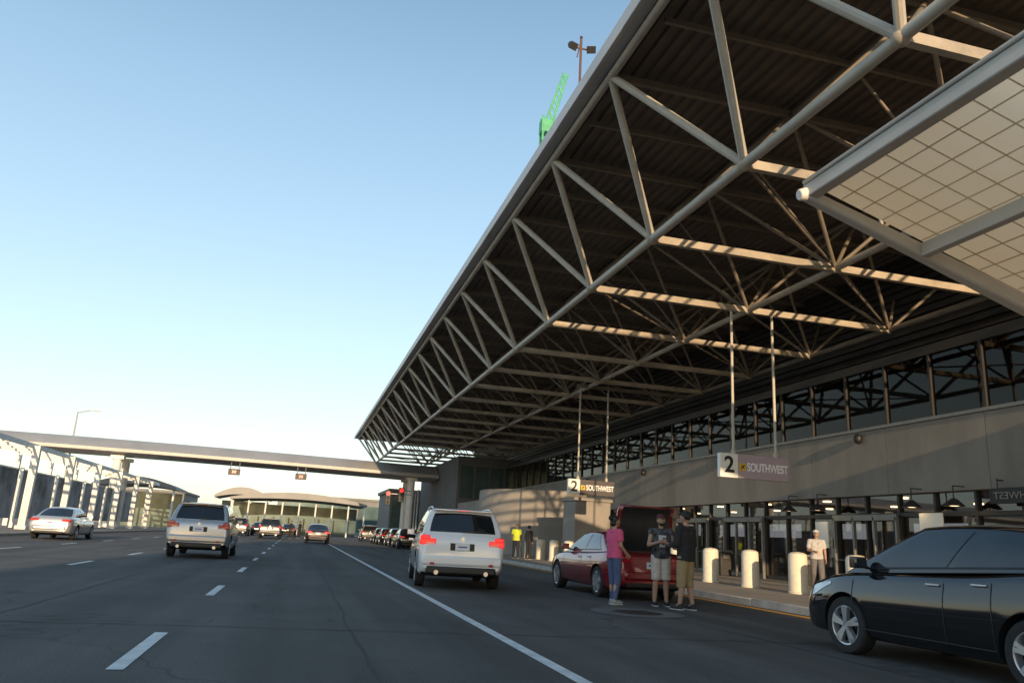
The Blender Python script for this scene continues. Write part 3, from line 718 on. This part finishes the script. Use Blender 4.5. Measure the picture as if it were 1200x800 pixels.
    if openboot:
        lid=MB(); hy,hz=.66,1.03; vs=[]
        for i in range(7):
            a=i/6; ln=1.02*a
            yy=hy-ln*math.cos(math.radians(78))-.05*math.sin(math.pi*a); zz=hz+ln*math.sin(math.radians(78))
            if i==6: yy-=.10; zz-=.02
            for x in (-.70,-.3,0,.3,.70): vs.append((x*(1-.05*a),Y(yy)+.03*(1-(x/.70)**2),zz))
        fs=[(i*5+j,i*5+j+1,i*5+j+6,i*5+j+5) for i in range(6) for j in range(4)]
        lo=lid.add(vs,fs).obj('boot_lid',root,[paint])
        so=lo.modifiers.new('s','SOLIDIFY'); so.thickness=.05; so.offset=0
        MB().add([(v[0]*.88,v[1]-.04,v[2]-.02) for v in vs],fs).obj('boot_lining',root,[M['black']])
        for sg in (1,-1): MB().cyl((sg*.58,Y(.5),.95),(sg*.55,Y(.52),1.5),.015).obj('gas_strut',root,[M['black']])
        MB().box(-.585,.585,Y(.11),Y(.61),.61,.63).box(-.45,.1,Y(.2),Y(.55),.63,.85).box(.15,.5,Y(.2),Y(.55),.63,.92).obj('boot_liner',root,[M['black']],bevel=.02)
    return root
def paint(name,col,metal=.3,rough=.3): return mat(name,col,rough,metal,.04,1.5,coat=1,rvar=.05)
Pw=paint('white_car_paint',(.82,.82,.82),0,.25); Ps=paint('silver_car_paint',(.48,.48,.48),.5,.32); Pl=paint('light_silver_paint',(.50,.51,.51),.5,.3)
Pr=paint('red_car_paint',(.24,.012,.018),.2,.25); Pb=paint('black_car_paint',(.006,.006,.007),0,.08); Pg=paint('dark_grey_paint',(.06,.065,.07),.5,.3)
Pm=paint('dark_maroon_paint',(.025,.008,.009),.1,.35)
build_car('suv',Pw,'white sport utility vehicle with lit red lights beside the line',(3.82,19.7,0),rot=math.radians(-5.5),name='car',cat='suv',brake=True)
build_car('suv',Ps,'silver grey sport utility vehicle driving in the middle lane',(-3.05,29.6,0),name='car',cat='suv',clad=True)
build_car('sedan',Pl,'silver sedan driving in sunlight near the far pavement',(-10.75,42.2,0),name='car',cat='car')
build_car('sedan',Pr,'red sedan stopped at the kerb with its boot lid raised',(7.54,18.33,0),openboot=True)
build_car('hatch',Pb,'glossy black hatchback with silver alloy wheels parked at the kerb',(7.66,7.57,0),rot=math.radians(2.2),gl='carglass2')
build_car('sedan',Pm,'dark sedan with red brake lights lit on the road',(1.6,64,0),name='car',brake=True)
build_car('suv',Ps,'silver grey sport utility vehicle ahead in the next lane',(-6.2,52,0),name='car',cat='suv')
g1=build_car('suv',Pg,'dark grey sport utility vehicle far down the road',(-2.3,76,0),name='car',cat='suv')
k1=build_car('sedan',Pb,'black sedan parked at the kerb near the traffic lights',(8.1,60,0),group='cars parked along the kerb')
for q in ((8.2,66.5,0),(8.1,73,0),(8.2,79.5,0)): copy_thing(k1,q)
copy_thing(g1,(-5.6,84,0)); copy_thing(g1,(8.0,92,0),label='dark grey sport utility vehicle parked far along the kerb')
for q in ((-3.9,92,0),(-.9,98,0),(-7.6,96,0)): copy_thing(k1,q,label='black sedan queuing far down the road',group='cars queuing beyond the bridge')

# ------------------------------------------------------------------ people
MS={}
def cm(name,col,r=.8,var=.15,sc=12,b=.25): 
    if name not in MS: MS[name]=mat(name,col,r,0,var,sc,b,25)
    return MS[name]
def skinobj(mb,name,parent,mt,vox,it=4):
    o=mb.obj(name,parent,[mt]); r=o.modifiers.new('r','REMESH'); r.mode='VOXEL'; r.voxel_size=vox
    s=o.modifiers.new('s','SMOOTH'); s.factor=.5; s.iterations=it
    freeze(o); o.data.materials.clear(); o.data.materials.append(mt); o.data.shade_smooth(); return o
def hand(mb,w,d,n,sd,curl):
    w=Vector(w); d=Vector(d).normalized(); n=Vector(n); n=(n-d*n.dot(d)).normalized(); s=d.cross(n)
    for i,ln in enumerate((.070,.080,.075,.058)):
        k=w+d*.085+s*(i-1.5)*.0215; mb.cap(w+s*(i-1.5)*.013,k,.017,.0125,8)
        p=k
        for a,f,r in ((.35,.45,.0105),(.9,.32,.0095),(1.4,.23,.0085)):
            dd=d*math.cos(a*curl)+n*math.sin(a*curl); q=p+dd*ln*f; mb.cap(p,q,r,r*.93,8); p=q
    b=w+d*.02-s*.028*sd; q=b+(d*.6-s*.75*sd+n*.35).normalized()*.045; mb.cap(b,q,.014,.012,8); mb.cap(q,q+(d*.85-s*.2*sd+n*.4).normalized()*.03,.011,.009,8)
def person(label,loc,yaw,H,J,top,bottom,shoes,hair,skin,cap=None,bun=False,shorts=0,sleeve=.68,longsl=False,group=None,fem=False,jacket=False):
    root=thing('person',label,'person',loc,yaw,group,scale=H/1.75)
    j=dict(hL=(-.09,0,.92),hR=(.09,0,.92),kL=(-.10,.02,.49),kR=(.10,.02,.49),aL=(-.12,-.02,.085),aR=(.12,-.02,.085),
      sL=(-.185,0,1.42),sR=(.185,0,1.42),eL=(-.235,-.03,1.15),eR=(.235,-.03,1.15),wL=(-.24,.05,.91),wR=(.24,.05,.91))
    j.update(J); V={k:Vector(v) for k,v in j.items()}
    if fem:
        for k in('sL','sR'): V[k].x*=.88
    b=MB(); ww=.9 if fem else 1
    for g in (-1,1):
        b.cap((g*.07,0,.94),(g*.055,0,1.1),.098,.088); b.cap((g*.055,0,1.1),(g*.085*ww,.005,1.33),.088,.098)
    b.cap(V['sL'],V['sR'],.052,.052); b.cap((0,-.015,1.38),(0,.0,1.54),.056,.050)
    b.sph((0,.012,1.648),(.076,.094,.104),20,14); b.sph((0,.045,1.585),(.052,.055,.052),16,10)
    b.cap((0,.102,1.655),(0,.122,1.625),.009,.014,8); b.sph((.078,.0,1.635),(.012,.02,.03),10,8); b.sph((-.078,.0,1.635),(.012,.02,.03),10,8)
    b.cap((-.02,.098,1.59),(.02,.098,1.59),.009,.009,8)
    for s in 'LR':
        b.cap(V['s'+s],V['e'+s],.050,.040); b.cap(V['e'+s],V['w'+s],.041,.027)
        g=1 if s=='R' else -1
        fd=(V['w'+s]-V['e'+s]).normalized(); nrm=Vector((-g,.3,0)) if abs(fd.z)>.6 else Vector((-g*.8,0,.4))
        hand(b,V['w'+s],fd,nrm,g,.9)
        b.cap(V['h'+s],V['k'+s],.088,.058); kk=V['k'+s]; aa=V['a'+s]; mid=kk.lerp(aa,.35)+Vector((0,-.015,0))
        b.cap(kk,mid,.054,.056); b.cap(mid,aa,.056,.036); b.cap(aa,aa+Vector((0,.13,-.04)),.036,.03)
    skinobj(b,'body',root,skin,.0075,2)
    t=MB(); e=.028 if jacket else .018; hem=.90 if not jacket else .86
    for g in (-1,1):
        t.cyl((g*.072,0,hem),(g*.06,0,1.1),.106+e,.092+e,16,hemi=(False,True)); t.cap((g*.058,0,1.1),(g*.088*ww,.005,1.33),.09+e,.10+e*.8)
    t.box(-.07,.07,-.10-e*.8,.10+e*.8,hem,1.3)
    t.cap(V['sL'],V['sR'],.055+e,.055+e); t.cyl((0,-.005,1.42),(0,0,1.475),.078+e*.6,.066,16)
    if fem: t.sph((.07,.075,1.29),.07); t.sph((-.07,.075,1.29),.07)
    for s in 'LR':
        sh_,el,wr_=V['s'+s],V['e'+s],V['w'+s]
        if longsl:
            t.cap(sh_,el,.056+e*.8,.047+e*.7); t.cyl(el,el.lerp(wr_,.93),.048+e*.7,.034+e*.7,14,hemi=(True,False))
        else: t.cyl(sh_,sh_.lerp(el,sleeve),.056+e,.055+e,14,hemi=(True,False))
    skinobj(t,'jacket' if jacket else 'shirt',root,top,.012,3)
    q=MB()
    for g in (-1,1): q.cyl((g*.07,0,1.02),(g*.075,0,.90),.104,.116,16)
    for s in 'LR':
        h,k,a=V['h'+s],V['k'+s],V['a'+s]
        if shorts:
            if shorts<=1: q.cyl(h,h.lerp(k,shorts),.112,.092,16,hemi=(True,False))
            else: q.cyl(h,k,.112,.092,16,hemi=(True,True)); q.cyl(k,k.lerp(a,shorts-1),.09,.085,16)
        else:
            tight=fem; q.cyl(h,k,.106 if not tight else .10,.075 if tight else .085,16,hemi=(True,True)); q.cyl(k,k.lerp(a,.97),.072 if tight else .082,.05 if tight else .072,16,hemi=(True,False))
    skinobj(q,'shorts' if shorts else 'trousers',root,bottom,.012,3)
    for s in 'LR':
        a=V['a'+s]; z=a.z-.085
        f=MB(); f.sph((a.x,a.y+.065,z+.045),(.05,.145,.045),16,8,z0=-.6); f.sph((a.x,a.y-.01,z+.065),(.048,.062,.06),14,8,z0=-.7)
        f.obj('shoe',root,[shoes]); MB().box(a.x-.045,a.x+.045,a.y-.075,a.y+.20,z,z+.022).obj('shoe_sole',root,[cm('shoe_sole',(.5,.5,.48))],bevel=.02)
    hr=MB(); hr.sph((0,-.012,1.672),(.086,.098,.092),20,12)
    if bun: hr.sph((0,-.115,1.705),(.05,.045,.05),12,8); hr.sph((0,-.05,1.60),(.07,.06,.07),12,8)
    hr.obj('hair',root,[hair])
    for g in (-1,1): MB().sph((g*.03,.098,1.662),(.012,.008,.008),10,6).obj('eye',root,[cm('eye_dark',(.02,.015,.012))])
    if cap:
        c=MB(); c.sph((0,-.005,1.685),(.094,.108,.085),20,8,z0=0.0)
        c.add([(-.07,.08,1.695),(.07,.08,1.695),(.055,.17,1.685),(-.055,.17,1.685),(-.07,.08,1.71),(.07,.08,1.71),(.055,.17,1.697),(-.055,.17,1.697)],[(0,1,2,3),(4,5,6,7),(0,1,5,4),(1,2,6,5),(2,3,7,6),(3,0,4,7)])
        c.obj('cap',root,[cap],bevel=.006)
    return root
SK=cm('skin_tan',(.42,.25,.17),.6,.08); SK2=cm('skin_brown',(.30,.17,.11),.6,.08)
HB=cm('hair_black',(.015,.012,.01),.5); BK=cm('cloth_black',(.022,.022,.024),.9)
PT=mat('patterned_dark_cloth',(.07,.07,.075),.9,0,.95,9,.2,25,detail=2)
person('woman in pink T-shirt and blue jeans behind the open boot',(6.25,15.0,0),math.radians(-75),1.72,
  dict(eR=(.20,.01,1.15),wR=(.16,.20,.99),eL=(-.21,.0,1.15),wL=(-.16,.19,.98),kL=(-.08,.03,.49),aL=(-.10,.05,.085),aR=(.11,-.06,.085)),
  cm('pink_cotton',(.62,.09,.20)),cm('blue_denim',(.07,.10,.20)),cm('grey_shoe',(.3,.3,.3)),HB,SK,bun=True,fem=True)
m1=person('man in cap, sleeveless patterned top and pale shorts holding a phone',(7.25,14.95,0),math.radians(168),1.80,
  dict(eR=(.25,.03,1.15),wR=(.08,.27,1.22),eL=(-.25,.03,1.15),wL=(-.09,.28,1.18)),
  PT,cm('pale_cotton',(.55,.50,.43)),cm('black_shoe',(.02,.02,.02)),HB,SK,cap=cm('cap_maroon',(.10,.02,.03)),shorts=1.0,sleeve=.22)
MB().box(-.04,.04,.31,.325,1.2,1.34).obj('phone',None,[M['black']],bevel=.006)
ph=D.objects['phone']; ph.location=m1.location; ph.rotation_euler=m1.rotation_euler; lab(ph,'black mobile phone held by the man in shorts','phone')
MB().box(-.075,.075,.128,.134,1.22,1.35).box(-.05,.06,.128,.134,1.12,1.18).obj('shirt_print',m1,[cm('print_white',(.6,.6,.6))],bevel=.01)
MB().sph((0,.05,1.572),(.055,.058,.045)).obj('beard',m1,[HB])
person('man in black jacket, black cap and tan shorts, back turned',(7.42,14.2,0),math.radians(25),1.86,
  dict(eR=(.25,.02,1.15),wR=(.15,.24,1.10),eL=(-.25,.02,1.15),wL=(-.14,.25,1.14),aL=(-.13,.04,.085),aR=(.13,-.05,.085)),
  BK,cm('olive_cotton',(.33,.24,.12)),cm('black_shoe2',(.03,.03,.03)),HB,SK,cap=BK,longsl=True,jacket=True,shorts=1.25)
person('man in white cap, pale shirt and grey trousers walking past doors',(15.3,20.9,.15),math.radians(150),1.76,
  dict(eR=(.24,.02,1.15),wR=(.10,.26,1.12),kL=(-.10,.16,.50),aL=(-.10,.20,.085),kR=(.10,.0,.49),aR=(.11,-.22,.10)),
  cm('pale_shirt_cotton',(.48,.46,.43)),cm('grey_cotton',(.15,.14,.13)),cm('black_shoe',(.02,.02,.02)),cm('hair_grey',(.2,.18,.16)),SK,sleeve=.75,cap=cm('white_cotton',(.6,.6,.6)))
person('airport officer in yellow high visibility vest and dark trousers',(11.7,42,.15),math.radians(170),1.80,{},
  cm('hi_vis_yellow',(.65,.75,.05)),cm('navy_cotton',(.02,.025,.04)),cm('black_shoe',(.02,.02,.02)),HB,SK2)
pd=person('traveller in dark clothes standing by the kerb',(12.0,40.6,.15),math.radians(-60),1.74,{},
  BK,BK,cm('black_shoe',(.02,.02,.02)),HB,SK2,longsl=True,group='distant travellers')
copy_thing(pd,(-.6,84,0),2.0); copy_thing(pd,(10.9,58,.15),.5); copy_thing(pd,(.3,86,0),1.0)

# ------------------------------------------------------------------ world, sun, camera
w=D.worlds.new('World'); S.world=w; w.use_nodes=True; nt=w.node_tree; L=nt.links.new
bg=nt.nodes['Background']; sky=nt.nodes.new('ShaderNodeTexSky'); sky.sky_type='NISHITA'; sky.sun_disc=False
sd=Vector((-.075,-1,.158)).normalized()
sky.sun_elevation=math.asin(sd.z); sky.sun_rotation=math.radians(180+4.3); sky.air_density=1.0; sky.dust_density=.6; sky.ozone_density=1.5
tc=nd(nt,'ShaderNodeTexCoord'); sx=nd(nt,'ShaderNodeSeparateXYZ'); L(tc.outputs['Generated'],sx.inputs[0])
rp=nd(nt,'ShaderNodeValToRGB'); e=rp.color_ramp.elements
e[0].position=0; e[0].color=(.60,.57,.52,1); e[1].position=1; e[1].color=(.07,.13,.21,1)
for p,c in ((.08,(.55,.59,.59)),(.2,(.46,.57,.63)),(.35,(.35,.49,.60)),(.5,(.26,.40,.53)),(.7,(.12,.22,.33))):
    q=e.new(p); q.color=c+(1,)
L(sx.outputs[2],rp.inputs[0])
v1=nd(nt,'ShaderNodeVectorMath',operation='SCALE'); v1.inputs['Scale'].default_value=1/.15; L(rp.outputs[0],v1.inputs[0])
v2=nd(nt,'ShaderNodeVectorMath',operation='SCALE'); v2.inputs['Scale'].default_value=.75; L(sky.outputs[0],v2.inputs[0])
v3=nd(nt,'ShaderNodeVectorMath',operation='ADD'); L(v1.outputs[0],v3.inputs[0]); L(v2.outputs[0],v3.inputs[1])
L(v3.outputs[0],bg.inputs[0]); bg.inputs[1].default_value=.15
l=D.lights.new('sun','SUN'); l.energy=5; l.angle=math.radians(.5); l.color=(1,.72,.44)
lo=D.objects.new('sun',l); C.objects.link(lo); lo.rotation_euler=(-sd).to_track_quat('-Z','Y').to_euler(); lo.location=(0,-20,40)
cam=D.cameras.new('camera'); co=D.objects.new('camera',cam); C.objects.link(co)
cam.sensor_width=36; cam.lens=27; cam.clip_end=6000; cam.clip_start=.1
r=Vector((.9635,-.2627,.0541)); u=Vector((-.1160,-.2262,.9672)); b=-Vector((.2418,.9381,.2484))
b.normalize(); r=(r-b*r.dot(b)).normalized(); u=b.cross(r)
co.matrix_world=Matrix(((r.x,u.x,b.x,0),(r.y,u.y,b.y,0),(r.z,u.z,b.z,H0),(0,0,0,1)))
S.camera=co
S.view_settings.view_transform='Standard'; S.view_settings.look='None'; S.view_settings.exposure=0
